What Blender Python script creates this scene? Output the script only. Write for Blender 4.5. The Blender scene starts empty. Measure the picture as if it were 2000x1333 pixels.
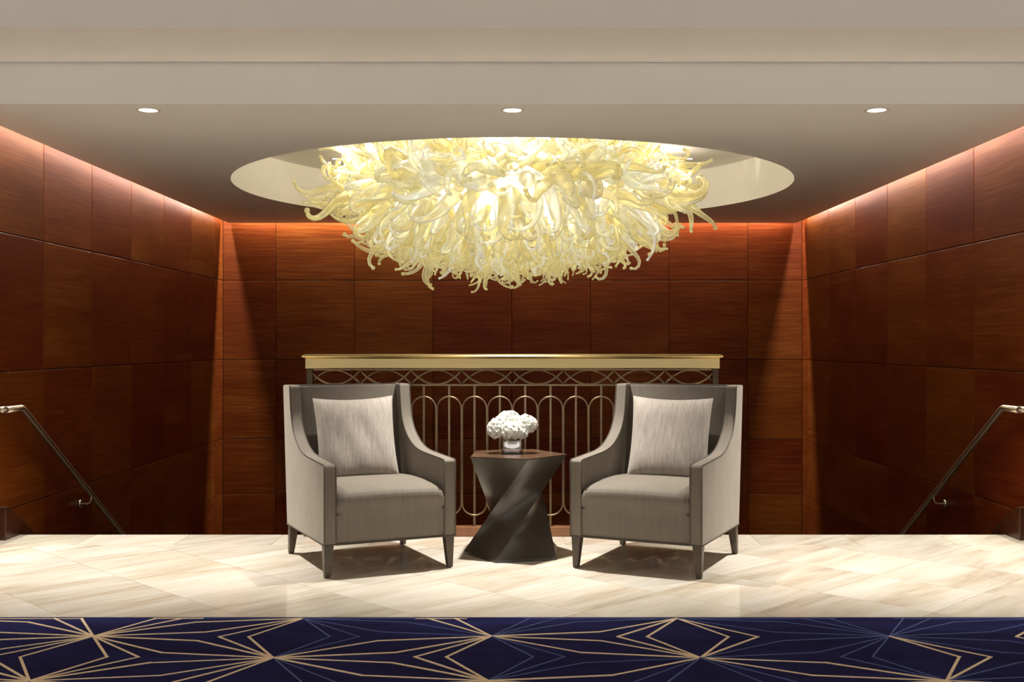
import bpy, math, random
from mathutils import Vector, Matrix

random.seed(7)
S = bpy.context.scene
COL = S.collection
PI = math.pi

# ------------------------------------------------------------------ camera
F = 2150.0                                   # focal length in pixels of the 2000 px wide frame
CH = 1.2
cam = bpy.data.cameras.new('camera')
cam.sensor_fit = 'HORIZONTAL'
cam.sensor_width = 36.0
cam.lens = 36.0 * F / 2000.0
cam.shift_x = -1.0 / 2000.0
cam.shift_y = 5.5 / 2000.0
cam.clip_start = 0.05
camo = bpy.data.objects.new('camera', cam)
camo.location = (0, 0, CH)
camo.rotation_euler = (PI / 2, 0, 0)
COL.objects.link(camo)
S.camera = camo

# ------------------------------------------------------------------ world, view
w = bpy.data.worlds.new('lobby_ambient')
S.world = w
w.use_nodes = True
w.node_tree.nodes['Background'].inputs[0].default_value = (1.0, 0.94, 0.86, 1)
w.node_tree.nodes['Background'].inputs[1].default_value = 0.70
S.view_settings.view_transform = 'Standard'
S.view_settings.look = 'None'
S.view_settings.gamma = 1.0
S.view_settings.use_curve_mapping = False
S.view_settings.exposure = 0.40
cy = S.cycles
cy.max_bounces = 7
cy.diffuse_bounces = 5
cy.glossy_bounces = 4
cy.transmission_bounces = 8
cy.transparent_max_bounces = 11
cy.use_adaptive_sampling = True
cy.adaptive_threshold = 0.07
cy.caustics_reflective = False
cy.caustics_refractive = False
cy.sample_clamp_indirect = 6.0
cy.use_denoising = True

# room measures
ZC = 2.51            # soffit height
ZS = 2.736           # hall strip above the soffit edge
ZH = 3.10            # hall ceiling
ZL = 2.89            # oculus recess top and cove lid
XW = 3.16            # side walls
XC = 3.075           # soffit edge at the side walls
YB = 12.01           # back wall
YC = 11.925          # soffit edge at the back wall
YS = 6.005           # soffit front edge
YF2 = 5.335          # second ceiling step
YE = 6.917           # platform edge, head of the stairs
ZLOW = -2.04
OC = (0.0, 9.27)     # oculus centre
OR = 2.30


def add_light(name, kind, loc, power, color, target=None, **kw):
    l = bpy.data.lights.new(name, kind)
    l.energy = power
    l.color = color
    for k, v in kw.items():
        setattr(l, k, v)
    o = bpy.data.objects.new(name, l)
    o.location = loc
    if target is not None:
        d = Vector(target) - Vector(loc)
        o.rotation_euler = d.to_track_quat('-Z', 'Y').to_euler()
    COL.objects.link(o)
    return o


WARM = (1.0, 0.965, 0.90)
COVE = (1.0, 1.0, 0.88)
# cove strips lie in the slot between the soffit and the panelled walls
COVE_W = 28.0
for sx in (-1, 1):
    add_light('cove_light', 'AREA', (sx * (XC + 0.035), (YS + YC) / 2 + 0.02, ZC + 0.20), COVE_W * 3.9, COVE, None, shape='RECTANGLE', size=0.02, size_y=5.8)
cl = add_light('cove_light', 'AREA', (0, YC + 0.035, ZC + 0.20), COVE_W * 8.2, COVE, None, shape='RECTANGLE', size=5.95, size_y=0.02)
cl.rotation_euler = (0, 0, 0)

# ------------------------------------------------------------------ mesh helpers


class MB:
    def __init__(self):
        self.v = []
        self.f = []
        self.sm = []

    def add(self, verts, faces, smooth=False):
        b = len(self.v)
        self.v += [tuple(p) for p in verts]
        self.f += [tuple(i + b for i in f) for f in faces]
        self.sm += [smooth] * len(faces)
        return self

    def box(self, x0, x1, y0, y1, z0, z1):
        v = [(x, y, z) for z in (z0, z1) for y in (y0, y1) for x in (x0, x1)]
        return self.add(v, [(0, 2, 3, 1), (4, 5, 7, 6), (0, 1, 5, 4), (2, 6, 7, 3), (0, 4, 6, 2), (1, 3, 7, 5)])

    def prism(self, poly, a, b, axis='x', smooth=False):
        n = len(poly)

        def P(p, t):
            if axis == 'x':
                return (t, p[0], p[1])
            if axis == 'y':
                return (p[0], t, p[1])
            return (p[0], p[1], t)
        v = [P(p, a) for p in poly] + [P(p, b) for p in poly]
        f = [tuple(range(n))[::-1], tuple(range(n, 2 * n))]
        f += [(i, (i + 1) % n, n + (i + 1) % n, n + i) for i in range(n)]
        return self.add(v, f, smooth)

    def tube(self, pts, r, sides=8, closed=False, caps=True, smooth=True, up=None, squash=1.0):
        pts = [Vector(p) for p in pts]
        n = len(pts)
        rr = r if isinstance(r, (list, tuple)) else [r] * n
        tang = []
        for i in range(n):
            if closed:
                t = pts[(i + 1) % n] - pts[i - 1]
            else:
                t = pts[min(i + 1, n - 1)] - pts[max(i - 1, 0)]
            tang.append(t.normalized() if t.length > 1e-9 else Vector((0, 0, 1)))
        nrm = Vector(up) if up else (Vector((0, 0, 1)) if abs(tang[0].z) < 0.9 else Vector((1, 0, 0)))
        v = []
        for i in range(n):
            t = tang[i]
            nn = nrm - t * nrm.dot(t)
            if nn.length < 1e-6:
                nn = t.orthogonal()
            nn.normalize()
            if not up:
                nrm = nn
            bb = t.cross(nn)
            for k in range(sides):
                a = 2 * PI * (k + 0.5) / sides
                v.append(pts[i] + (nn * math.cos(a) + bb * math.sin(a) * squash) * rr[i])
        f = []
        m = n if closed else n - 1
        for i in range(m):
            j = (i + 1) % n
            for k in range(sides):
                l = (k + 1) % sides
                f.append((i * sides + k, i * sides + l, j * sides + l, j * sides + k))
        self.add(v, f, smooth)
        if caps and not closed:
            b = len(self.v) - len(v)
            self.f += [tuple(b + k for k in range(sides))[::-1], tuple(b + (n - 1) * sides + k for k in range(sides))]
            self.sm += [False, False]
        return self

    def lathe(self, prof, seg=32, c=(0, 0, 0), smooth=True):
        n = len(prof)
        v = [(c[0] + r * math.cos(2 * PI * k / seg), c[1] + r * math.sin(2 * PI * k / seg), c[2] + z) for k in range(seg) for r, z in prof]
        f = [(k * n + i, ((k + 1) % seg) * n + i, ((k + 1) % seg) * n + i + 1, k * n + i + 1) for k in range(seg) for i in range(n - 1)]
        return self.add(v, f, smooth)

    def grid(self, fn, nu, nv, smooth=True, flip=False):
        v = [fn(i / nu, j / nv) for i in range(nu + 1) for j in range(nv + 1)]
        f = []
        for i in range(nu):
            for j in range(nv):
                q = (i * (nv + 1) + j, (i + 1) * (nv + 1) + j, (i + 1) * (nv + 1) + j + 1, i * (nv + 1) + j + 1)
                f.append(q[::-1] if flip else q)
        return self.add(v, f, smooth)

    def mesh(self, name):
        me = bpy.data.meshes.new(name)
        me.from_pydata(self.v, [], self.f)
        me.polygons.foreach_set('use_smooth', self.sm)
        me.update()
        return me

    def build(self, name, mat, parent=None, bevel=0, seg=2, loc=None, rot=None, fix=False):
        me = self.mesh(name)
        if fix:
            import bmesh
            bm = bmesh.new()
            bm.from_mesh(me)
            bmesh.ops.recalc_face_normals(bm, faces=bm.faces)
            bm.to_mesh(me)
            bm.free()
        return obj(name, me, mat, parent, bevel, seg, loc, rot)


def obj(name, me, mat, parent=None, bevel=0, seg=2, loc=None, rot=None):
    o = bpy.data.objects.new(name, me)
    if mat and not me.materials:
        me.materials.append(mat)
    COL.objects.link(o)
    if parent:
        o.parent = parent
    if loc:
        o.location = loc
    if rot:
        o.rotation_euler = rot
    if bevel:
        m = o.modifiers.new('bevel', 'BEVEL')
        m.width = bevel
        m.segments = seg
        m.limit_method = 'ANGLE'
        m.angle_limit = math.radians(35)
    return o


def empty(name, loc, rz=0.0):
    o = bpy.data.objects.new(name, None)
    o.empty_display_size = 0.1
    o.location = loc
    o.rotation_euler = (0, 0, rz)
    COL.objects.link(o)
    return o


def tag(o, label, cat, group=None, kind=None):
    o['label'] = label
    if cat:
        o['category'] = cat
    if group:
        o['group'] = group
    if kind:
        o['kind'] = kind
    return o


def struct(o, label, cat):
    return tag(o, label, cat, kind='structure')


def copy_tree(o, parent=None):
    c = o.copy()
    COL.objects.link(c)
    c.parent = parent
    for ch in list(o.children):
        copy_tree(ch, c)
    return c


# ------------------------------------------------------------------ materials


class N:
    """tiny node helper"""

    def __init__(self, name):
        self.m = bpy.data.materials.new(name)
        self.m.use_nodes = True
        self.t = self.m.node_tree
        self.t.nodes.clear()
        self.out = self.t.nodes.new('ShaderNodeOutputMaterial')

    def n(self, typ, props=None, **ins):
        nd = self.t.nodes.new('ShaderNode' + typ)
        for k, v in (props or {}).items():
            setattr(nd, k, v)
        for k, v in ins.items():
            self.set(nd, k.replace('_', ' '), v)
        return nd

    def set(self, nd, key, v):
        if key.isdigit():
            key = int(key)
        elif key.startswith('i') and key[1:].isdigit():
            key = int(key[1:])
        s = nd.inputs[key]
        if isinstance(v, bpy.types.NodeSocket):
            self.t.links.new(v, s)
        elif isinstance(v, bpy.types.Node):
            self.t.links.new(v.outputs[0], s)
        else:
            if hasattr(s.default_value, '__len__') and len(s.default_value) == 4 and len(v) == 3:
                v = (*v, 1)
            s.default_value = v

    def ramp(self, fac, stops):
        r = self.n('ValToRGB', i0=fac)
        el = r.color_ramp.elements
        while len(el) < len(stops):
            el.new(0.5)
        for e, (p, c) in zip(el, stops):
            e.position = p
            e.color = (*c, 1) if len(c) == 3 else c
        return r

    def principled(self, **ins):
        p = self.n('BsdfPrincipled', None, **ins)
        self.t.links.new(p.outputs[0], self.out.inputs[0])
        return p

    def surface(self, nd):
        self.t.links.new(nd.outputs[0], self.out.inputs[0])


def plain(name, col, rough=0.5, metal=0.0, noise=0.0, scale=30.0, **kw):
    a = N(name)
    c = col
    if noise:
        tc = a.n('TexCoord')
        nz = a.n('TexNoise', None, Vector=tc.outputs['Object'], Scale=scale, Detail=4.0)
        c = a.ramp(nz.outputs[0], [(0.3, tuple(x * (1 - noise) for x in col)), (0.7, tuple(min(1, x * (1 + noise)) for x in col))])
    a.principled(Base_Color=c, Roughness=rough, Metallic=metal, **kw)
    return a.m


def m_plaster():
    a = N('painted_plaster')
    g = a.n('NewGeometry')
    nz = a.n('TexNoise', None, Vector=g.outputs['Position'], Scale=1.3, Detail=3.0)
    c = a.ramp(nz.outputs[0], [(0.3, (0.91, 0.875, 0.825)), (0.7, (0.94, 0.905, 0.855))])
    a.principled(Base_Color=c, Roughness=0.55)
    return a.m


def m_wood():
    a = N('figured_mahogany_veneer')
    tc = a.n('TexCoord')
    oi = a.n('ObjectInfo')
    off = a.n('CombineXYZ', None, X=a.n('Math', {'operation': 'MULTIPLY'}, i0=oi.outputs['Random'], i1=37.0),
              Y=oi.outputs['Random'], Z=a.n('Math', {'operation': 'MULTIPLY'}, i0=oi.outputs['Random'], i1=91.0))
    v = a.n('VectorMath', {'operation': 'ADD'}, i0=tc.outputs['Object'], i1=off)
    fine = a.n('Mapping', None, Vector=v, Scale=(2.2, 2.2, 70.0))
    n1 = a.n('TexNoise', None, Vector=fine, Scale=1.0, Detail=5.0, Roughness=0.62, Distortion=0.35)
    broad = a.n('Mapping', None, Vector=v, Scale=(1.1, 1.1, 3.4))
    n2 = a.n('TexNoise', None, Vector=broad, Scale=1.0, Detail=3.0)
    mx = a.n('Math', {'operation': 'MULTIPLY_ADD'}, i0=n1.outputs[0], i1=0.62, i2=a.n('Math', {'operation': 'MULTIPLY'}, i0=n2.outputs[0], i1=0.38))
    col = a.ramp(mx, [(0.30, (0.053, 0.0072, 0.0010)), (0.50, (0.096, 0.0180, 0.0030)), (0.72, (0.160, 0.0440, 0.0100))])
    hs = a.n('HueSaturation', None, Color=col, Value=a.n('MapRange', None, Value=oi.outputs['Random'], i3=0.86, i4=1.12),
             Hue=a.n('MapRange', None, Value=oi.outputs['Random'], i3=0.494, i4=0.508))
    bp = a.n('Bump', None, Strength=0.06, Distance=0.002, Height=n1.outputs[0])
    a.principled(Base_Color=hs, Roughness=0.40, Normal=bp, Specular_IOR_Level=0.08)
    return a.m


def m_marble():
    a = N('polished_cream_marble')
    g = a.n('NewGeometry')
    oi = a.n('ObjectInfo')
    off = a.n('CombineXYZ', None, X=a.n('Math', {'operation': 'MULTIPLY'}, i0=oi.outputs['Random'], i1=43.0),
              Y=a.n('Math', {'operation': 'MULTIPLY'}, i0=oi.outputs['Random'], i1=17.0), Z=oi.outputs['Random'])
    rot = a.n('Mapping', None, Vector=g.outputs['Position'], Rotation=(0, 0, -PI / 4))
    v = a.n('VectorMath', {'operation': 'ADD'}, i0=rot, i1=off)
    s1 = a.n('Mapping', None, Vector=v, Scale=(0.8, 4.6, 1.0))
    n1 = a.n('TexNoise', None, Vector=s1, Scale=1.0, Detail=7.0, Roughness=0.6, Distortion=0.6)
    s2 = a.n('Mapping', None, Vector=v, Scale=(1.8, 16.0, 1.0))
    n2 = a.n('TexNoise', None, Vector=s2, Scale=1.0, Detail=5.0, Roughness=0.65, Distortion=0.3)
    mx = a.n('Math', {'operation': 'MULTIPLY_ADD'}, i0=n1.outputs[0], i1=0.68, i2=a.n('Math', {'operation': 'MULTIPLY'}, i0=n2.outputs[0], i1=0.32))
    col = a.ramp(mx, [(0.34, (0.54, 0.44, 0.32)), (0.46, (0.72, 0.635, 0.515)), (0.56, (0.81, 0.745, 0.64)), (0.75, (0.88, 0.835, 0.75))])
    hs = a.n('HueSaturation', None, Color=col, Value=a.n('MapRange', None, Value=oi.outputs['Random'], i3=0.86, i4=1.06))
    a.principled(Base_Color=hs, Roughness=0.07, Specular_IOR_Level=0.5)
    return a.m


def m_fabric(name, lo, hi, ribs, crinkle):
    a = N(name)
    tc = a.n('TexCoord')
    st = a.n('Mapping', None, Vector=tc.outputs['Object'], Scale=(ribs, 6.0, 3.0 if not crinkle else 13.0))
    n1 = a.n('TexNoise', None, Vector=st, Scale=1.0, Detail=4.0, Roughness=0.7, Distortion=0.5 if crinkle else 0.15)
    n2 = a.n('TexNoise', None, Vector=tc.outputs['Object'], Scale=5.0, Detail=3.0)
    mx = a.n('Math', {'operation': 'MULTIPLY_ADD'}, i0=n1.outputs[0], i1=0.7, i2=a.n('Math', {'operation': 'MULTIPLY'}, i0=n2.outputs[0], i1=0.3))
    col = a.ramp(mx, [(0.32, lo), (0.68, hi)])
    bp = a.n('Bump', None, Strength=0.55 if crinkle else 0.22, Distance=0.004, Height=n1.outputs[0])
    a.principled(Base_Color=col, Roughness=0.8, Normal=bp, Sheen_Weight=0.35, Sheen_Roughness=0.4, Sheen_Tint=(1.0, 0.93, 0.82, 1), Specular_IOR_Level=0.25)
    return a.m


def m_rug():
    a = N('navy_cut_pile')
    g = a.n('NewGeometry')
    s = a.n('Mapping', None, Vector=g.outputs['Position'], Scale=(2.2, 9.0, 1))
    n1 = a.n('TexNoise', None, Vector=s, Scale=1.0, Detail=5.0, Roughness=0.6)
    n2 = a.n('TexNoise', None, Vector=g.outputs['Position'], Scale=500.0, Detail=1.0)
    col = a.ramp(n1.outputs[0], [(0.3, (0.010, 0.008, 0.045)), (0.55, (0.015, 0.015, 0.085)), (0.75, (0.022, 0.029, 0.13))])
    bp = a.n('Bump', None, Strength=0.6, Distance=0.004, Height=n2.outputs[0])
    a.principled(Base_Color=col, Roughness=0.95, Normal=bp, Specular_IOR_Level=0.1, Sheen_Weight=0.0)
    return a.m


def m_glass(name, tint_lo, tint_hi):
    """blown glass: thin walls that pass and scatter light, with clear highlights"""
    a = N(name)
    oi = a.n('ObjectInfo')
    g = a.n('NewGeometry')
    nz = a.n('TexNoise', None, Vector=g.outputs['Position'], Scale=5.5, Detail=2.0)
    mx = a.n('Math', {'operation': 'MULTIPLY_ADD'}, i0=oi.outputs['Random'], i1=0.45, i2=a.n('Math', {'operation': 'MULTIPLY'}, i0=nz.outputs[0], i1=0.65))
    col = a.ramp(mx, [(0.28, tint_lo), (0.52, tint_hi), (0.80, (tint_hi[0] * 0.92, tint_hi[1] * 0.86, tint_hi[2] * 0.66))])
    # longer path through the wall of the tube at its edges
    lw0 = a.n('LayerWeight', None, Blend=0.5)
    edge = a.n('Math', {'operation': 'POWER'}, i0=lw0.outputs['Facing'], i1=3.0)
    ab = a.n('Mix', {'data_type': 'RGBA', 'blend_type': 'MULTIPLY'})
    a.t.links.new(edge.outputs[0], ab.inputs['Factor'])
    a.t.links.new(col.outputs[0], ab.inputs[6])
    ab.inputs[7].default_value = (0.70, 0.62, 0.36, 1)
    col = ab.outputs[2]
    tl = a.n('BsdfTranslucent', None, Color=col)
    df = a.n('BsdfDiffuse', None, Color=col)
    tr = a.n('BsdfTransparent', None, Color=col)
    gl = a.n('BsdfGlossy', None, Color=(1, 1, 1), Roughness=0.08)
    m1 = a.n('MixShader', None, i0=0.42, i1=tl, i2=df)
    lw = a.n('LayerWeight', None, Blend=0.35)
    trf = a.n('MapRange', None, Value=lw.outputs['Facing'], i1=0.0, i2=1.0, i3=0.78, i4=0.22)
    m2 = a.n('MixShader', None, i0=trf.outputs[0], i1=m1, i2=tr)
    fr = a.n('Fresnel', None, IOR=1.5)
    m3 = a.n('MixShader', None, i0=fr, i1=m2, i2=gl)
    em = a.n('Emission', None, Color=col, Strength=0.10)  # faint glow put into the glass itself to brighten the chandelier
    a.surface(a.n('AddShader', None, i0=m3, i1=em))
    return a.m


def m_emit(name, col, strength):
    a = N(name)
    a.surface(a.n('Emission', None, Color=col, Strength=strength))
    return a.m


def m_frost(name, col):
    a = N(name)
    m1 = a.n('MixShader', None, i0=0.35, i1=a.n('BsdfTranslucent', None, Color=col), i2=a.n('BsdfDiffuse', None, Color=col))
    a.surface(m1)
    return a.m


M = dict(
    plaster=m_plaster(), wood=m_wood(), marble=m_marble(),
    grout=plain('dark_grout', (0.30, 0.24, 0.17), 0.8),
    joint=plain('dark_joint', (0.03, 0.010, 0.004), 0.7),
    stone=plain('dark_stair_stone', (0.10, 0.075, 0.05), 0.5, noise=0.2, scale=8),
    fabric=m_fabric('taupe_ribbed_velvet', (0.138, 0.118, 0.094), (0.192, 0.164, 0.131), 190.0, False),
    pillow=m_fabric('pale_crinkled_weave', (0.26, 0.225, 0.195), (0.48, 0.425, 0.37), 125.0, True),
    piping=plain('dark_taupe_cord', (0.075, 0.060, 0.046), 0.8),
    legwood=plain('espresso_wood', (0.055, 0.036, 0.020), 0.35, noise=0.3, scale=20),
    bronze=plain('dark_bronze_lacquer', (0.030, 0.021, 0.013), 0.30, 0.0, noise=0.15, scale=4, Specular_IOR_Level=0.6, Coat_Weight=0.2, Coat_Roughness=0.3),
    tabletop=plain('bronze_wood_top', (0.075, 0.042, 0.024), 0.25, noise=0.3, scale=7),
    brass=plain('satin_brass', (0.52, 0.40, 0.19), 0.27, 1.0, noise=0.06, scale=3),
    iron=plain('antique_bronze', (0.29, 0.21, 0.13), 0.36, 1.0, noise=0.2, scale=20),
    nickel=plain('satin_nickel', (0.56, 0.49, 0.37), 0.33, 1.0, noise=0.05, scale=10),
    darkwood=plain('dark_stained_wood', (0.040, 0.011, 0.004), 0.3, noise=0.3, scale=15),
    darkiron=plain('blackened_bronze', (0.09, 0.065, 0.04), 0.4, 1.0, noise=0.2, scale=20),
    kerb=plain('oiled_oak_kerb', (0.20, 0.085, 0.036), 0.4, noise=0.2, scale=12),
    chrome=plain('mirrored_silver_glass', (0.78, 0.77, 0.78), 0.06, 1.0, noise=0.05, scale=40),
    petal=plain('white_petals', (0.86, 0.85, 0.78), 0.6, noise=0.08, scale=60, Subsurface_Weight=0.0),
    stem=plain('green_stem', (0.10, 0.18, 0.04), 0.6, noise=0.2, scale=50),
    rug=m_rug(),
    gold=plain('wheat_gold_pile', (0.86, 0.66, 0.44), 0.9, noise=0.12, scale=60),
    blue=plain('slate_blue_pile', (0.075, 0.105, 0.27), 0.9, noise=0.12, scale=60),
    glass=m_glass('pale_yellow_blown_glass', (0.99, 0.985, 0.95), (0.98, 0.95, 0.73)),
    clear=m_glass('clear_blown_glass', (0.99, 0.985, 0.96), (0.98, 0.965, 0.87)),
    core=m_frost('added_frosted_core', (0.95, 0.91, 0.74)),
    trim=plain('lamp_trim', (0.62, 0.57, 0.48), 0.4),
    lamp=m_emit('lit_lens', (1.0, 0.93, 0.82), 22.0),
    steel=plain('brushed_steel', (0.5, 0.48, 0.44), 0.35, 1.0),
)

# ------------------------------------------------------------------ the setting: platform floor
def clip(poly, a, b, c):
    """keep a*x+b*y<=c"""
    out = []
    for i in range(len(poly)):
        p, q = poly[i], poly[(i + 1) % len(poly)]
        dp, dq = a * p[0] + b * p[1] - c, a * q[0] + b * q[1] - c
        if dp <= 0:
            out.append(p)
        if dp * dq < 0:
            t = dp / (dp - dq)
            out.append((p[0] + (q[0] - p[0]) * t, p[1] + (q[1] - p[1]) * t))
    return out


XFL = 4.6
YB0 = 6.56            # start of the straight border course
fl = MB().box(-7, 7, -3.0, YS, -0.25, -0.004).box(-XW, XW, YS, YE, -0.25, -0.004).build('floor', M['grout'])
struct(fl, 'cream marble floor of the landing, laid in diagonal tiles', 'floor')


def tile(poly, name='tile'):
    ar = sum(poly[i][0] * poly[(i + 1) % len(poly)][1] - poly[(i + 1) % len(poly)][0] * poly[i][1] for i in range(len(poly))) / 2
    if abs(ar) < 0.0015:
        return
    cx = sum(p[0] for p in poly) / len(poly)
    cyy = sum(p[1] for p in poly) / len(poly)
    g = 0.0012
    pp = []
    for p in poly:
        d = Vector((p[0] - cx, p[1] - cyy))
        d = d * (1 - g * 1.4 / max(d.length, 0.01))
        pp.append((d.x, d.y))
    MB().prism(pp, -0.02, 0.0, 'z').build(name, M['marble'], fl, loc=(cx, cyy, 0), fix=True)


st = 0.787
for i in range(-9, 12):
    for j in range(-6, 10):
        s0, d0 = 3.645 + st * i, 6.18 + st * (j - 4)
        # u = x + y, v = y - x
        q = [((u - v) / 2, (u + v) / 2) for u, v in ((s0, d0), (s0 + st, d0), (s0 + st, d0 + st), (s0, d0 + st))]
        for (a, b, c) in ((1, 0, XFL), (-1, 0, XFL), (0, 1, YB0), (0, -1, -4.55)):
            q = clip(q, a, b, c) if q else q
        if not q:
            continue
        if max(p[1] for p in q) > YS:
            lo = clip(q, 0, 1, YS)
            hi = clip(clip(clip(q, 0, -1, -YS), 1, 0, XW), -1, 0, XW)
            inside = all(abs(p[0]) <= XW for p in q)
            if inside:
                tile(q)
            else:
                for r in (lo, hi):
                    if len(r) > 2:
                        tile(r)
        else:
            tile(q)
x = -XW
k = 0
while x < XW - 0.01:
    x1 = min(XW, (-3.19 + 0.585 * (k + 1)) if k else -2.61)
    if k:
        x1 = min(XW, x + 0.585)
    tile([(x, YB0), (x1, YB0), (x1, YE), (x, YE)])
    x = x1
    k += 1

# lower landing and the two flights going down behind the platform edge
lf = MB().box(-XW, XW, YE, YB, ZLOW - 0.1, ZLOW).build('floor', M['stone'])
struct(lf, 'dark lower landing floor at the foot of the stairs', 'floor')
face = MB().box(-1.3, 1.3, YE, YE + 0.12, ZLOW, -0.03).build('wall_landing', M['wood'])
struct(face, 'dark wood face below the railing', 'wall')
for sx, nm in ((-1, 'left'), (1, 'right')):
    e = empty('stair_flight', (sx * 2.2, YE, 0))
    struct(e, 'dark flight of steps going down along the %s panelled wall' % nm, 'stairs')
    for i in range(11):
        y0 = i * 0.275
        z1 = -0.17 * (i + 1)
        MB().box(-0.86, 0.86, y0, y0 + 0.30, z1 - 0.17, z1).build('step', M['stone'], e)
    # skirting string that follows the steps at the wall
    prof = [(6.71, 0.0), (6.71, 0.2), (6.76, 0.2), (10.1, 0.2 - 3.34 * 0.618), (10.1, -2.0), (9.6, -2.0), (6.93, -0.2), (6.93, 0.0)]
    o = MB().prism(prof, sx * 3.09, sx * (XW - 0.002), 'x').build('trim_1' if sx < 0 else 'trim_2', M['darkwood'], bevel=0.004, fix=True)
    struct(o, 'dark wood stair skirting block on the %s wall' % nm, 'trim')

# ------------------------------------------------------------------ panelled walls
ZE = [ZLOW, -1.30, -0.437, 0.161, 1.027, 1.893, ZL]
G = 0.0016
TH = 0.018


def panel_mesh(wd, ht, cache={}):
    key = (round(wd, 4), round(ht, 4))
    if key not in cache:
        m = MB()
        a, b, c = wd / 2 - G, ht / 2 - G, 0.0045
        # front face at local y = 0 (towards -y), small chamfer all round
        v = [(-a, c, -b), (a, c, -b), (a, c, b), (-a, c, b), (-a + c, 0, -b + c), (a - c, 0, -b + c), (a - c, 0, b - c), (-a + c, 0, b - c),
             (-a, TH, -b), (a, TH, -b), (a, TH, b), (-a, TH, b)]
        f = [(4, 5, 6, 7)] + [(i, (i + 1) % 4, 4 + (i + 1) % 4, 4 + i) for i in range(4)] + [(8 + i, 8 + (i + 1) % 4, (i + 1) % 4, i) for i in range(4)]
        m.add(v, f)
        me = m.mesh('panel')
        me.materials.append(M['wood'])
        cache[key] = me
    return cache[key]


def panel_wall(root, edges, place, rz):
    for a, b in zip(edges, edges[1:]):
        for z0, z1 in zip(ZE, ZE[1:]):
            x, y = place((a + b) / 2)
            obj('panel', panel_mesh(b - a, z1 - z0), None, root, loc=(x, y, (z0 + z1) / 2), rot=(0, 0, rz))


wb = MB().box(-XW - 0.2, XW + 0.2, YB + TH, YB + 0.2, ZLOW, ZL).build('wall_back', M['joint'])
struct(wb, 'reddish brown wood panelled back wall of the stairwell', 'wall')
panel_wall(wb, [-XW] + [-2.583 + 0.8585 * k for k in range(7)] + [XW], lambda t: (t, YB), 0)
wl = MB().box(-XW - 0.2, -XW - TH, YS, YB + 0.2, ZLOW, ZL).build('wall_left', M['joint'])
struct(wl, 'reddish brown wood panelled wall on the left of the stairwell', 'wall')
panel_wall(wl, [YS, 6.565, 7.42, 8.275, 9.13, 9.985, 10.84, 11.69, YB], lambda t: (-XW, t), PI / 2)
wr = MB().box(XW + TH, XW + 0.2, YS, YB + 0.2, ZLOW, ZL).build('wall_right', M['joint'])
struct(wr, 'reddish brown wood panelled wall on the right of the stairwell', 'wall')
panel_wall(wr, [YS, 6.67, 7.54, 8.41, 9.28, 10.15, 11.02, 11.80, YB], lambda t: (XW, t), -PI / 2)
for sx, nm in ((-1, 'left'), (1, 'right')):
    x0, x1 = sorted((sx * XW, sx * 7))
    o = MB().box(x0 + (0.001 if sx > 0 else 0), x1 - (0.001 if sx < 0 else 0), YS - 0.02, YS + 0.1, 0, ZS + 0.1).build('wall_hall_' + nm, M['plaster'])
    struct(o, 'plain plaster hall wall beside the %s end of the landing' % nm, 'wall')

# ------------------------------------------------------------------ ceilings
SEG = 96


def holed_slab():
    m = MB()
    x0, x1, y0, y1 = -XC, XC, YS + 0.02, YC
    ring_o = []
    for k in range(SEG):
        a = 2 * PI * k / SEG
        c, s = math.cos(a), math.sin(a)
        t = min((x1 - OC[0]) / c if c > 1e-9 else ((x0 - OC[0]) / c if c < -1e-9 else 1e9),
                (y1 - OC[1]) / s if s > 1e-9 else ((y0 - OC[1]) / s if s < -1e-9 else 1e9))
        ring_o.append((OC[0] + c * t, OC[1] + s * t))
    # snap the nearest ray to each corner
    for cx, cyy in ((x0, y0), (x0, y1), (x1, y0), (x1, y1)):
        i = min(range(SEG), key=lambda k: (ring_o[k][0] - cx) ** 2 + (ring_o[k][1] - cyy) ** 2)
        ring_o[i] = (cx, cyy)
    ring_i = [(OC[0] + OR * math.cos(2 * PI * k / SEG), OC[1] + OR * math.sin(2 * PI * k / SEG)) for k in range(SEG)]
    v = [(*p, ZC) for p in ring_o] + [(*p, ZC) for p in ring_i] + [(*p, ZC + 0.05) for p in ring_o] + [(*p, ZC + 0.05) for p in ring_i]
    f = []
    for k in range(SEG):
        l = (k + 1) % SEG
        f.append((k, SEG + k, SEG + l, l))
        f.append((2 * SEG + k, 2 * SEG + l, 3 * SEG + l, 3 * SEG + k))
        f.append((k, l, 2 * SEG + l, 2 * SEG + k))
    m.add(v, f)
    return m


sof = holed_slab().build('ceiling', M['plaster'], fix=True)
struct(sof, 'warm white soffit ceiling with a large round opening', 'ceiling')
# drum of the opening
v = []
for k in range(SEG):
    c, s = math.cos(2 * PI * k / SEG), math.sin(2 * PI * k / SEG)
    v += [(OC[0] + OR * c, OC[1] + OR * s, ZC), (OC[0] + OR * c, OC[1] + OR * s, ZL), (OC[0] + (OR + 0.03) * c, OC[1] + (OR + 0.03) * s, ZL), (OC[0] + (OR + 0.03) * c, OC[1] + (OR + 0.03) * s, ZC + 0.02)]
f = []
for k in range(SEG):
    l = (k + 1) % SEG
    f.append((4 * k, 4 * k + 1, 4 * l + 1, 4 * l))
g = []
for k in range(SEG):
    l = (k + 1) % SEG
    g.append((4 * k + 2, 4 * k + 3, 4 * l + 3, 4 * l + 2))
MB().add(v, f, True).add(v, g, True).build('recess_drum', M['plaster'], sof)
lid = MB().box(-XW - 0.2, XW + 0.2, YS + 0.02, YB + 0.2, ZL, ZL + 0.1).build('ceiling_upper', M['plaster'])
struct(lid, 'flat ceiling seen inside the round recess', 'ceiling')
fas = MB().box(-7, 7, YS, YS + 0.02, ZC, ZL).build('trim_3', M['plaster'])
struct(fas, 'vertical plaster drop between the hall ceiling and the soffit', 'trim')
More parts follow.
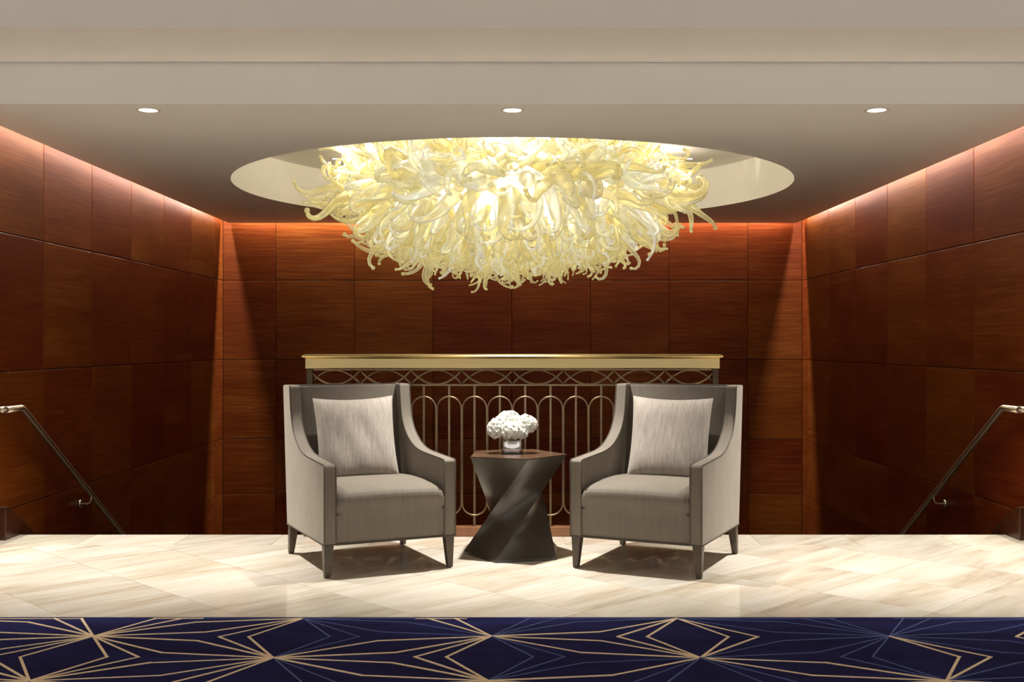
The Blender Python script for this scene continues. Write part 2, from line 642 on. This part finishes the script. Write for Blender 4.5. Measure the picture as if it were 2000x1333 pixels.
strip = MB().box(-7, 7, YF2, YS - 0.012, ZS, ZS + 0.06).build('ceiling_strip', M['plaster'])
struct(strip, 'stepped plaster ceiling band in front of the soffit', 'ceiling')
f2 = MB().box(-7, 7, YF2, YS + 0.02, ZS + 0.06, ZH + 0.05).build('trim_4', M['plaster'])
struct(f2, 'upper plaster drop along the top edge of the picture', 'trim')
hc = MB().box(-7, 7, -3, YF2, ZH, ZH + 0.1).build('ceiling_hall', M['plaster'])
struct(hc, 'plain plaster ceiling of the hall', 'ceiling')

# ------------------------------------------------------------------ downlights


def downlight(x, y, z, label, power, group, size=100, tgt=None, r=0.047, col=WARM, blend=0.7):
    e = empty('downlight', (x, y, z))
    tag(e, label, 'downlight', group)
    MB().lathe([(r, 0.012), (r + 0.004, -0.003), (r + 0.018, -0.003), (r + 0.020, 0.0)], 32).build('trim_ring', M['trim'], e)
    MB().lathe([(0.0001, -0.0006), (r * 0.7, -0.0008), (r, -0.0004)], 32).build('lens', M['lamp'], e)
    add_light('downlight_beam', 'SPOT', (x, y, z - 0.015), power, col, tgt or (x, y, 0), spot_size=math.radians(size), spot_blend=blend, shadow_soft_size=0.045)
    return e


YD = 6.165
for xx, lb in ((-2.04, 'round recessed downlight lit in the soffit above the left handrail side'),
               (0.0, 'round recessed downlight lit in the soffit above the twisted table'),
               (2.04, 'round recessed downlight lit in the soffit above the right handrail side')):
    downlight(xx, YD, ZC, lb, 380, 'soffit downlights', 78, blend=0.95)

# ------------------------------------------------------------------ rug with its line pattern
RY1 = 2580.0 / (1210.5 - 672)
rug = MB().box(-5.2, 5.2, 1.9, RY1, 0.001, 0.010).build('rug', M['rug'], bevel=0.003)
tag(rug, 'navy blue rug with gold and slate blue starburst lines along the front', 'rug')
AX, BX, PX = -0.906, -1.704, 1.6175
nodes = {}
for k in range(-2, 4):
    for r in range(-1, 4):
        nodes['A', k, r] = (AX + PX * k, 4.765 - 0.598 * r)
        nodes['B', k, r] = (BX + PX * k, 4.474 - 0.592 * r)
BUN = {}
rr = random.Random(3)


def bun(key, g):
    return BUN.setdefault((key, bool(g)), MB())


def ribbon(p, q, wd, mb):
    lim = RY1 - 0.028
    (x0, y0), (x1, y1) = p, q
    if y0 > lim and y1 > lim:
        return
    if y0 > lim:
        x0, y0 = x0 + (x1 - x0) * (lim - y0) / (y1 - y0), lim
    if y1 > lim:
        x1, y1 = x1 + (x0 - x1) * (lim - y1) / (y0 - y1), lim
    if max(abs(x0), abs(x1)) > 5.1 or min(y0, y1) < 2.0:
        return
    d = Vector((x1 - x0, y1 - y0))
    if d.length < 1e-4:
        return
    d.normalize()
    n = Vector((-d.y, d.x)) * wd / 2
    e = d * wd * 0.4
    z0, z1 = 0.0095, 0.0112 + 0.0016 * rr.random()
    c = [(x0 - e.x + n.x, y0 - e.y + n.y), (x0 - e.x - n.x, y0 - e.y - n.y), (x1 + e.x - n.x, y1 + e.y - n.y), (x1 + e.x + n.x, y1 + e.y + n.y)]
    mb.prism(c[::1], z0, z1, 'z')


def line(pts, gold, key):
    for p, q in zip(pts, pts[1:]):
        ribbon(p, q, 0.0105 if gold else 0.006, bun(key, gold))


blue_d = {(('A', 0, 0), ('B', 1, 0)): (0, 0), (('B', 1, 0), ('A', 1, 0)): (1, 0), (('A', 1, 0), ('B', 2, 0)): (0, 0), (('A', 1, 1), ('B', 2, 0)): (0, 0),
          (('B', 2, 0), ('A', 2, 0)): (0, 0), (('B', 2, 0), ('A', 2, 1)): (0, 0), (('B', 1, 1), ('A', 1, 1)): (1, 0), (('B', 2, 1), ('A', 2, 1)): (0, 0),
          (('B', 0, 0), ('A', 0, 0)): (1, 1)}
vert = {('A', 0, 0): (1, 0), ('A', 1, 0): (1, 1), ('B', 0, 0): (1, 1), ('B', 1, 0): (1, 0), ('B', 2, 0): (0, 1), ('B', 0, -1): (1, 1), ('B', 1, -1): (1, 0), ('B', 2, -1): (0, 0)}
for (t, k, r), P in nodes.items():
    # vertical link to the next row: two nested diamonds
    Q = nodes.get((t, k, r + 1))
    if Q:
        gl, gr = vert.get((t, k, r), (rr.random() < 0.5, rr.random() < 0.5))
        my = (P[1] + Q[1]) / 2
        for s, g in ((-1, gl), (1, gr)):
            for dx in (0.165, 0.285):
                line([P, (P[0] + s * dx, my), Q], g, (t, k, r, s))
    # diagonal links to the right
    for key in ((('B', k + 1, r), ('B', k + 1, r - 1)) if t == 'A' else (('A', k, r), ('A', k, r + 1))):
        Q = nodes.get(key)
        if not Q:
            continue
        link = ((t, k, r), key)
        cols = blue_d.get(link)
        if cols is None:
            cols = (1, 1) if (Q[0] < 0.8 or (t == 'A' and key[2] >= 1 and Q[0] < 1.7)) else (rr.random() < 0.4, 0)
        dx, dy = Q[0] - P[0], Q[1] - P[1]
        for (u, vv), g in zip(((0.555, 0.225), (0.445, 0.775)), cols):
            line([P, (P[0] + dx * u, P[1] + dy * vv), Q], g, link)
for x0, x1, g in ((-2.4, -1.86, 1), (-1.55, -1.34, 1), (-1.34, -0.91, 0), (-0.91, -0.42, 0), (-0.42, -0.2, 1), (0.05, 0.25, 0), (0.25, 0.71, 0), (0.71, 1.2, 0), (1.2, 1.4, 0), (1.65, 1.88, 0), (1.88, 2.33, 0)):
    ribbon((x0, RY1 - 0.03), (x1, RY1 - 0.03), 0.008 if g else 0.005, bun(('edge', x0), g))
for (key, g), mb in BUN.items():
    if mb.v:
        mb.build('gold_line' if g else 'blue_line', M['gold'] if g else M['blue'], rug)

# ------------------------------------------------------------------ railing
YR = 6.862
rail = empty('railing', (0, YR, 0))
tag(rail, 'brass capped bronze railing with looped balusters behind the two armchairs', 'railing')
PT = 0.158
HL = 8 * PT
MB().box(-1.30, 1.30, -0.02, 0.055, 0.001, 0.060).build('kerb', M['kerb'], rail, bevel=0.004)
capm = MB()
prof = [(-0.075, 1.048), (-0.075, 1.108), (-0.080, 1.112), (-0.092, 1.118), (-0.096, 1.124), (-0.090, 1.131), (-0.078, 1.136), (0.078, 1.136), (0.090, 1.131), (0.096, 1.124), (0.092, 1.118), (0.080, 1.112), (0.075, 1.108), (0.075, 1.048)]
cap_in = [(-0.075, 1.048), (-0.075, 1.112), (0.075, 1.112), (0.075, 1.048)]
capm.prism(cap_in, -1.278, 1.278, 'x')
capo = capm.build('cap_fascia', M['brass'], rail, bevel=0.003, fix=True)
# moulded top that runs round all four sides
top = MB()
levels = [(0.000, 1.108), (0.006, 1.112), (0.016, 1.117), (0.020, 1.123), (0.014, 1.130), (0.004, 1.136)]
vv, ff = [], []
for off, z in levels:
    a, b = 1.278 + off, 0.075 + off
    vv += [(-a, -b, z), (a, -b, z), (a, b, z), (-a, b, z)]
for i in range(len(levels) - 1):
    for k in range(4):
        l = (k + 1) % 4
        ff.append((4 * i + k, 4 * i + l, 4 * i + 4 + l, 4 * i + 4 + k))
ff.append(tuple(4 * (len(levels) - 1) + k for k in range(4)))
top.add(vv, ff)
top.build('cap_moulding', M['brass'], rail, fix=True)
for z, r_, nm in ((1.040, 0.007, 'upper_rail'), (0.943, 0.0075, 'lower_rail')):
    MB().box(-HL, HL, -r_, r_, z - r_ * 0.8, z + r_ * 0.8).build(nm, M['iron'], rail, bevel=0.002)
for sx in (-1, 1):
    MB().box(sx * 1.262 - 0.019, sx * 1.262 + 0.019, -0.019, 0.019, 0.058, 1.05).build('post', M['darkiron'], rail, bevel=0.003)
bal = MB().box(-0.0062, 0.0062, -0.0062, 0.0062, 0.055, 0.945).mesh('baluster')
bal.materials.append(M['iron'])
loop = MB()
pts = []
R0 = PT / 2 - 0.0035
for k in range(13):
    a = PI * k / 12
    pts.append((R0 * math.cos(a), 0, 0.871 - R0 + R0 * math.sin(a)))
for k in range(13):
    a = PI + PI * k / 12
    pts.append((R0 * math.cos(a), 0, 0.131 + R0 + R0 * math.sin(a)))
loopm = loop.tube(pts, 0.0056, 6, closed=True, up=(0, 1, 0)).mesh('loop')
loopm.materials.append(M['iron'])
for k in range(16):
    xk = -HL + PT * (k + 0.5)
    obj('baluster', bal, None, rail, loc=(xk, 0.006, 0))
    obj('loop', loopm, None, rail, loc=(xk, 0, 0))
LP = 2 * PT


def arc_mesh(sgn):
    p = []
    zc, hh = 0.9915, 0.0445
    for k in range(17):
        t = -1 + 2 * k / 16
        p.append((t * LP / 2, 0.004 * sgn, zc + sgn * hh * (1 - 2 * abs(t) ** 2.1)))
    me = MB().tube(p, 0.0064, 6, up=(0, 1, 0)).mesh('frieze_arch')
    me.materials.append(M['iron'])
    return me


arcs = (arc_mesh(1), arc_mesh(-1))
for k in range(8):
    for me in arcs:
        obj('frieze_arch', me, None, rail, loc=(-HL + LP * (k + 0.5), 0, 0))

# ------------------------------------------------------------------ handrails on the side walls
for sx, nm in ((-1, 'left'), (1, 'right')):
    e = empty('handrail', (sx * XW, 6.71, 0))
    tag(e, 'satin metal handrail sloping down the %s panelled wall' % nm, 'handrail')
    xi = -sx * 0.08
    sl = 0.618
    yb = 6.912 - 6.71
    zt = 0.798
    L = 3.3
    MB().tube([(0, 0, zt), (xi, 0, zt)], 0.020, 10).build('wall_return', M['nickel'], e)
    MB().tube([(xi, -0.018, zt), (xi, yb - 0.012, zt), (xi, yb + 0.012, zt - 0.006), (xi, yb + L, zt - sl * L)], 0.020, 10).build('rail', M['nickel'], e)
    MB().tube([(0, 0, zt), (-sx * 0.012, 0, zt)], 0.034, 16).build('end_flange', M['nickel'], e)
    for dy in (1.13, 2.6):
        y0 = yb + dy
        zr = zt - sl * dy
        b = MB().tube([(xi, y0, zr - 0.012), (xi, y0, zr - 0.045), (xi * 0.85, y0, zr - 0.062), (xi * 0.6, y0, zr - 0.070), (0, y0, zr - 0.070)], 0.007, 8).build('bracket', M['nickel'], e)
        MB().tube([(0, y0, zr - 0.070), (-sx * 0.010, y0, zr - 0.070)], 0.030, 16).build('flange', M['nickel'], b)

# ------------------------------------------------------------------ armchairs
W2, D2, AT = 0.3625, 0.383, 0.066
SIDE = [(D2, 0.17), (D2 + 0.092, 0.955), (D2 + 0.084, 0.963)]            # rear edge (y, z), front is -y
WING = [(D2 - 0.045, 0.963), (D2 - 0.053, 0.955), (D2 - 0.062, 0.90), (D2 - 0.076, 0.83), (D2 - 0.096, 0.77), (D2 - 0.135, 0.712), (D2 - 0.19, 0.668), (D2 - 0.255, 0.634),
        (D2 - 0.33, 0.610), (D2 - 0.42, 0.597), (D2 - 0.55, 0.590), (D2 - 0.70, 0.583), (-D2 + 0.012, 0.5805), (-D2, 0.570)]


def smooth_curve(p, n=4):
    out = []
    for i in range(len(p) - 1):
        a, b, c, d = p[max(i - 1, 0)], p[i], p[i + 1], p[min(i + 2, len(p) - 1)]
        for k in range(n):
            t = k / n
            out.append(tuple(0.5 * (2 * b[j] + (c[j] - a[j]) * t + (2 * a[j] - 5 * b[j] + 4 * c[j] - d[j]) * t * t + (3 * b[j] - a[j] - 3 * c[j] + d[j]) * t ** 3) for j in (0, 1)))
    return out + [p[-1]]


WING = WING[:1] + smooth_curve(WING[1:-2]) + WING[-2:]


def armchair(name, label, loc, rz):
    e = empty(name, loc, rz)
    tag(e, label, 'armchair', 'armchairs on the landing')
    poly = SIDE + WING + [(-D2, 0.17)]
    for s in (-1, 1):
        x0, x1 = sorted((s * W2, s * (W2 - AT)))
        sp = MB().prism(poly, x0, x1, 'x').build('side_panel', M['fabric'], e, bevel=0.006, seg=2, fix=True)
        edge = [(y, z) for y, z in WING] + [(-D2, 0.172)]
        for xx in (s * (W2 - 0.002), s * (W2 - AT + 0.002)):
            MB().tube([(xx, y - 0.0005, z - 0.0005) for y, z in edge], 0.0034, 6).build('piping', M['piping'], sp)
        MB().tube([(s * (W2 - 0.001), D2, 0.172), (s * (W2 - 0.001), -D2, 0.172)], 0.004, 6).build('hem_piping', M['piping'], sp)
    # back, leaning, between the sides
    xb = W2 - AT + 0.002
    bp = [(D2 - 0.002, 0.18), (D2 + 0.088, 0.955), (D2 + 0.080, 0.962), (D2 + 0.020, 0.962), (D2 + 0.010, 0.955), (D2 - 0.035, 0.70), (D2 - 0.09, 0.42), (D2 - 0.10, 0.18)]
    bk = MB().prism(bp, -xb, xb, 'x').build('backrest', M['fabric'], e, bevel=0.008, seg=3, fix=True)
    MB().tube([(-xb, D2 + 0.018, 0.9625), (xb, D2 + 0.018, 0.9625)], 0.0034, 6).build('piping', M['piping'], bk)
    # tight seat with a soft rolled front edge
    xs = W2 - AT + 0.001
    sec = [(-D2 + 0.006, 0.172), (-D2 + 0.004, 0.25), (-D2 + 0.002, 0.31), (-D2 - 0.008, 0.345), (-D2 - 0.020, 0.372), (-D2 - 0.024, 0.392), (-D2 - 0.020, 0.412), (-D2 - 0.006, 0.428), (-D2 + 0.022, 0.437),
           (-D2 + 0.10, 0.446), (-D2 + 0.25, 0.455), (-D2 + 0.42, 0.455), (-D2 + 0.60, 0.445), (D2 - 0.03, 0.43)]

    def seat(u, v_):
        xx = (u * 2 - 1)
        fall = max(0.0, abs(xx) - 0.86) / 0.14
        rnd = 1 - math.sqrt(max(0.0, 1 - fall * fall))
        t = v_ * (len(sec) - 1)
        i = min(int(t), len(sec) - 2)
        fr = t - i
        y = sec[i][0] * (1 - fr) + sec[i + 1][0] * fr
        z = sec[i][1] * (1 - fr) + sec[i + 1][1] * fr
        if z > 0.33:
            z -= 0.028 * rnd
            y += (0.022 * rnd if y < -D2 + 0.02 else 0)
            z += 0.008 * (1 - xx * xx)
        return (xx * xs, y, z)
    stt = MB().grid(seat, 28, 39, flip=False)
    stt.build('seat', M['fabric'], e, fix=True)
    us = MB().box(-xs, xs, -D2 + 0.006, D2 - 0.01, 0.166, 0.18).build('underside', M['piping'], e)
    MB().tube([(-W2, -D2 + 0.001, 0.172), (W2, -D2 + 0.001, 0.172)], 0.004, 6).build('front_piping', M['piping'], e)
    # tapered splayed legs
    for sx in (-1, 1):
        for sy in (-1, 1):
            m = MB()
            a, b = 0.026, 0.0145
            cx, cyy = sx * (W2 - 0.030), sy * (D2 - 0.034)
            dx, dy = sx * 0.006, sy * (0.035 if sy > 0 else 0.004)
            t = [(cx - a, cyy - a, 0.170), (cx + a, cyy - a, 0.170), (cx + a, cyy + a, 0.170), (cx - a, cyy + a, 0.170)]
            q = [(cx + dx - b, cyy + dy - b, 0.0), (cx + dx + b, cyy + dy - b, 0.0), (cx + dx + b, cyy + dy + b, 0.0), (cx + dx - b, cyy + dy + b, 0.0)]
            m.add(t + q, [(0, 1, 2, 3), (7, 6, 5, 4), (0, 4, 5, 1), (1, 5, 6, 2), (2, 6, 7, 3), (3, 7, 4, 0)])
            m.build('leg', M['legwood'], e, bevel=0.003, fix=True)
    return e


RZ = math.radians(25.5)
ch1 = armchair('armchair', 'taupe grey velvet wing armchair left of the twisted table', (-0.797, 6.10, 0), RZ)
ch2 = copy_tree(ch1)
ch2.location = (0.800, 6.085, 0)
ch2.rotation_euler = (0, 0, -RZ)
ch2['label'] = 'taupe grey velvet wing armchair right of the twisted table'


def cushion_mesh():
    m = MB()
    hw = 0.238

    def side(sgn):
        def fn(u, v_):
            a, b = u * 2 - 1, v_ * 2 - 1
            # edges bow inwards, corners stay out as ears
            px = a * hw * (1 - 0.055 * (1 - b * b))
            pz = b * hw * (1 - (0.075 if b > 0 else 0.035) * (1 - a * a))
            th = 0.075 * (max(0.0, (1 - a ** 4) * (1 - b ** 4))) ** 0.55
            wr = 0.004 * math.sin(9 * a + 4 * b) * (1 - a * a) * (1 - b * b)
            return (px, sgn * th + wr, pz)
        return fn
    m.grid(side(-1), 26, 26, flip=False)
    m.grid(side(1), 26, 26, flip=True)
    return m


def cushion(label, loc, rz, tilt, roll):
    o = cushion_mesh().build('throw_pillow', M['pillow'], fix=True)
    o.rotation_euler = (tilt, roll, rz)
    o.location = loc
    tag(o, label, 'pillow', 'throw pillows')
    return o


def chair_pt(c, rz, x, y, z):
    return (c[0] + x * math.cos(rz) - y * math.sin(rz), c[1] + x * math.sin(rz) + y * math.cos(rz), z)


cushion('pale crinkled square pillow leaning in the left armchair', chair_pt((-0.797, 6.10), RZ, -0.008, 0.20, 0.664), RZ, math.radians(-13), math.radians(-0.8))
cushion('pale crinkled square pillow leaning in the right armchair', chair_pt((0.800, 6.085), -RZ, 0.008, 0.20, 0.664), -RZ, math.radians(-13), math.radians(0.4))

# ------------------------------------------------------------------ twisted pentagon table
TC = (0.015, 6.29)
ZT = 0.572
tb = empty('side_table', (TC[0], TC[1], 0))
tag(tb, 'dark bronze twisted pentagonal side table between the two armchairs', 'table')
ra, rb = 0.295, 0.295
topv = [(ra * math.cos(math.radians(-148 + 72 * k)), ra * math.sin(math.radians(-148 + 72 * k))) for k in range(5)]
botv = [(rb * math.cos(math.radians(-255 + 72 * k)), rb * math.sin(math.radians(-255 + 72 * k))) for k in range(5)]
for k in range(5):
    l = (k + 1) % 5

    def fc(u, v_, k=k, l=l):
        t = [topv[k][i] * (1 - u) + topv[l][i] * u for i in (0, 1)]
        b = [botv[k][i] * (1 - u) + botv[l][i] * u for i in (0, 1)]
        return (t[0] * v_ + b[0] * (1 - v_), t[1] * v_ + b[1] * (1 - v_), 0.012 + (ZT - 0.016) * v_)
    MB().grid(fc, 10, 14).build('facet', M['bronze'], tb)
MB().prism([(x * 1.0, y * 1.0) for x, y in topv], ZT - 0.008, ZT, 'z').build('table_top', M['tabletop'], tb, bevel=0.0015, fix=True)
MB().prism([(x * 1.0, y * 1.0) for x, y in botv], 0.003, 0.012, 'z').build('base_plate', M['bronze'], tb, fix=True)
MB().prism([(x * 0.9, y * 0.9) for x, y in botv], 0.0, 0.003, 'z').build('foot_pad', M['piping'], tb, fix=True)

# vase and hydrangeas
VX, VY = -0.002, 6.32
va = empty('vase', (VX, VY, ZT))
tag(va, 'short mirrored silver glass cylinder vase on the twisted table', 'vase')
MB().lathe([(0.0001, 0.0), (0.060, 0.0), (0.0615, 0.004), (0.0615, 0.094), (0.059, 0.096), (0.057, 0.094), (0.057, 0.012), (0.0001, 0.010)], 40).build('vase_body', M['chrome'], va)
flo = random.Random(11)


def hydrangea(c, r, label, base):
    e = empty('hydrangea', (VX, VY, ZT))
    tag(e, label, 'flower', 'white hydrangeas in the vase')
    C = Vector(c)
    m = MB()
    n = 170
    for i in range(n):
        z = 1 - 2 * (i + 0.5) / n
        a = i * 2.399963
        q = math.sqrt(1 - z * z)
        d = Vector((q * math.cos(a), q * math.sin(a), z))
        if d.z < -0.72:
            continue
        d = (d + Vector((flo.uniform(-.15, .15), flo.uniform(-.15, .15), flo.uniform(-.15, .15)))).normalized()
        p = C + Vector((d.x * r[0], d.y * r[1], d.z * r[2])) * flo.uniform(0.90, 1.05)
        t1 = d.orthogonal().normalized()
        t2 = d.cross(t1)
        ph = flo.uniform(0, PI)
        for k in range(4):
            b = ph + k * PI / 2 + flo.uniform(-.2, .2)
            ax = t1 * math.cos(b) + t2 * math.sin(b)
            sd = d.cross(ax)
            s_ = flo.uniform(0.014, 0.019)
            up = flo.uniform(0.0, 0.5)
            tip = p + ax * s_ + d * s_ * up
            mid = p + ax * s_ * 0.6 + d * s_ * (up * 0.6 + 0.12)
            m.add([p - d * 0.003, mid + sd * s_ * 0.52, tip, mid - sd * s_ * 0.52], [(0, 1, 2), (0, 2, 3)], False)
    # rounded inner mass the florets sit on
    prof = [(max(0.0001, math.cos(t) * 0.9), math.sin(t) * 0.9) for t in [(-0.5 + i / 8) * PI for i in range(9)]]
    sph = MB().lathe(prof, 12)
    m.add([(C.x + x * r[0], C.y + y * r[1], C.z + z * r[2]) for x, y, z in sph.v], sph.f, True)
    o = m.build('florets', M['petal'], e)
    o['kind'] = 'stuff'
    MB().tube([C + Vector((0, 0, -r[2] * 0.7)), Vector((C.x * 0.4, C.y * 0.4, 0.07)), Vector((C.x * -0.1, C.y * -0.1, 0.015))], 0.0035, 6).build('stem', M['stem'], e)


hydrangea((-0.075, -0.02, 0.140), (0.062, 0.060, 0.058), 'white hydrangea head at the left of the bunch', va)
hydrangea((0.080, -0.01, 0.165), (0.058, 0.058, 0.052), 'white hydrangea head at the right of the bunch', va)
hydrangea((-0.020, 0.03, 0.178), (0.072, 0.065, 0.056), 'white hydrangea head at the top of the bunch', va)
hydrangea((-0.006, -0.055, 0.132), (0.058, 0.052, 0.046), 'white hydrangea head at the front of the bunch, over the vase rim', va)
hydrangea((0.045, -0.045, 0.128), (0.042, 0.042, 0.040), 'small white hydrangea head low on the right of the vase rim', va)

# ------------------------------------------------------------------ glass chandelier
chd = empty('chandelier', (OC[0], OC[1], ZL))
tag(chd, 'huge chandelier of curling pale yellow blown glass tendrils in the round recess', 'chandelier')
EC = Vector((0, 0, 2.47 - ZL))        # ellipsoid centre, chandelier space
EA, EZ, EU = 1.66, 0.69, 0.50
tr = random.Random(5)


def tendril(length, r0, r1, bend, curl, wav, tipball, fat=0.0):
    """a tapering tube that starts along +z, sways and curls over at its end"""
    n = 15
    pts, rad = [], []
    p = Vector((0, 0, 0))
    ang = 0.0
    az = 0.0
    for i in range(n):
        t = i / (n - 1)
        pts.append(p.copy())
        rad.append((r0 * (1 - t) + r1 * t) * (1 + fat * math.sin(PI * min(1, t * 1.5))))
        ang = bend * t + wav * math.sin(t * 7.0) + curl * max(0.0, t - 0.55) ** 1.6 * 4.0
        az = 0.7 * math.sin(t * 4 + bend)
        d = Vector((math.sin(ang) * math.cos(az), math.sin(ang) * math.sin(az), math.cos(ang)))
        p = p + d * length / (n - 1)
    m = MB()
    m.tube(pts, rad, 8)
    if tipball:
        s = MB().lathe([(max(1e-4, math.cos(t)), math.sin(t)) for t in [(-0.5 + i / 4) * PI for i in range(5)]], 6)
        q = pts[-1]
        m.add([(q.x + x * r1 * 1.55, q.y + y * r1 * 1.55, q.z + z * r1 * 1.55) for x, y, z in s.v], s.f, True)
    return m


KINDS_FAT, KINDS_THIN = [], []
for i in range(9):
    KINDS_FAT.append(tendril(1.0, tr.uniform(0.08, 0.14), tr.uniform(0.018, 0.028), tr.uniform(0.2, 1.0), tr.uniform(1.2, 3.4), tr.uniform(-0.5, 0.5), True, tr.uniform(0.1, 0.5)))
for i in range(10):
    KINDS_THIN.append(tendril(1.0, tr.uniform(0.05, 0.085), tr.uniform(0.012, 0.018), tr.uniform(-0.3, 0.9), tr.choice((-1, 1)) * tr.uniform(0.8, 3.0), tr.choice((-1, 1)) * tr.uniform(0.3, 1.0), True, 0.15))
mesh_cache = {}


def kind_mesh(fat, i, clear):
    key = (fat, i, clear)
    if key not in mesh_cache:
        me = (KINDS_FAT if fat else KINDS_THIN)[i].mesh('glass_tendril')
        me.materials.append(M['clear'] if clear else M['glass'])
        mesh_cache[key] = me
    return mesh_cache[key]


def surf(u, z):
    """point and outward normal on the envelope; z in -1..1"""
    c = EZ if z < 0 else EU
    q = math.sqrt(max(0.0, 1 + z)) if z < 0 else 1 - 0.36 * z
    p = Vector((EA * q * math.cos(u), EA * q * math.sin(u), c * z))
    n = Vector((p.x / EA ** 2, p.y / EA ** 2, (p.z / c ** 2) * (1 if z < 0 else 0.3)))
    return p, n.normalized()


cands = []
NT = 900
for i in range(NT):
    s = (i + 0.5) / NT
    z = -1 + 1.72 * s
    u = i * 2.399963 + tr.uniform(-0.1, 0.1)
    cands.append((u, z))
stuff = MB()
placed = 0
front = sorted(cands, key=lambda c: math.sin(c[0]) * math.sqrt(max(0, 1 - c[1] ** 2)) + 0.35 * (c[1] + 1))
for idx, (u, z) in enumerate(front):
    p, n = surf(u, z)
    low = max(0.0, -z)
    base = p * (0.70 if z < 0 else 0.72)
    gap = (p - base).length
    rim = 1 - abs(z)
    fat = tr.random() < (0.72 if z > -0.55 else 0.25)
    # near the lower fringe the tendrils hang, higher up they stick out and twist any way
    d = (n + Vector((0, 0, -0.30 * low - 0.15)) + Vector((tr.gauss(0, .33), tr.gauss(0, .33), tr.gauss(0, .28)))).normalized()
    L = max(0.24, gap) * tr.uniform(0.95, 1.35)
    if z > -0.75 and tr.random() < 0.3 * max(0.0, abs(math.cos(u)) - 0.6) / 0.4 + 0.06:
        L *= tr.uniform(1.15, 1.4)
        fat = False
    clear = tr.random() < (0.22 + 0.5 * max(0.0, abs(math.cos(u)) - 0.75) * 4 * (0.5 if z < -0.6 else 1.0))
    i = tr.randrange(9 if fat else 10)
    rot = d.to_track_quat('Z', 'Y').to_matrix() @ Matrix.Rotation(tr.uniform(0, 2 * PI), 3, 'Z')
    if idx < 300:
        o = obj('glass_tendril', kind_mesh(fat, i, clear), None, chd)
        o.location = EC + base
        o.rotation_euler = rot.to_euler()
        o.scale = (L * 0.92, L * 0.92, L)
    else:
        src = (KINDS_FAT if fat else KINDS_THIN)[i]
        stuff.add([EC + base + rot @ (Vector(q) * L) for q in src.v], src.f, True)
for i in range(240):
    # the dense fringe of short thin ends underneath
    z = -1 + 0.62 * (i + 0.5) / 240
    u = i * 2.399963 + 1.0
    p, n = surf(u, z)
    base = p * 0.74
    d = (n * 0.8 + Vector((0, 0, -0.75)) + Vector((tr.gauss(0, .3), tr.gauss(0, .3), tr.gauss(0, .2)))).normalized()
    L = tr.uniform(0.27, 0.42)
    rot = d.to_track_quat('Z', 'Y').to_matrix() @ Matrix.Rotation(tr.uniform(0, 2 * PI), 3, 'Z')
    src = KINDS_THIN[tr.randrange(10)]
    stuff.add([EC + base + rot @ Vector((q[0] * L * 0.85, q[1] * L * 0.85, q[2] * L)) for q in src.v], src.f, True)
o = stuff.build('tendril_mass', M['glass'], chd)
o['kind'] = 'stuff'
# frosted shell added to hide the dark between tendrils and glow from within
v = []


def core(u, v_):
    a = 2 * PI * u
    z = -1 + 1.75 * v_
    p, n = surf(a, z)
    return EC + p * 0.71


MB().grid(core, 48, 20).build('added_frosted_core', M['core'], chd)
MB().tube([(0, 0, 0), (0, 0, -0.12)], 0.06, 16).build('ceiling_mount', M['steel'], chd)
for k in range(6):
    a = 2 * PI * k / 6 + 0.3
    add_light('added_glow_light', 'POINT', (OC[0] + 0.72 * math.cos(a), OC[1] + 0.72 * math.sin(a), ZL - 0.48), 8, (1.0, 0.93, 0.80), shadow_soft_size=0.08)  # unseen point lights added inside the core so the glass looks luminous

for k in range(16):
    # unseen lights added above the rim to brighten drum and glass
    a = 2 * PI * (k + 0.5) / 16
    p, n = surf(a, (0.45, 0.70)[k % 2])
    p = EC + p * 1.0
    add_light('added_glow_light', 'POINT', (OC[0] + p.x, OC[1] + p.y, ZL + p.z), 3.0, (1.0, 0.93, 0.80), shadow_soft_size=0.05)

# adjustable spots round the recess, aimed at the glass
for k, a in enumerate((25.5, 90, 154.5, 205.5, 270, 334.5)):
    x, y = OC[0] + 1.79 * math.cos(math.radians(a)), OC[1] + 1.79 * math.sin(math.radians(a))
    nm = ['behind the right of the glass', 'behind the middle of the glass', 'behind the left of the glass', 'before the left of the glass', 'before the middle of the glass', 'before the right of the glass'][k]
    downlight(x, y, ZL, 'small bright spot lamp in the round recess ' + nm, 165, 'recess spots', 75, (OC[0] + 0.3 * math.cos(math.radians(a)), OC[1] + 0.3 * math.sin(math.radians(a)), 2.1), 0.026, (1.0, 0.95, 0.88))
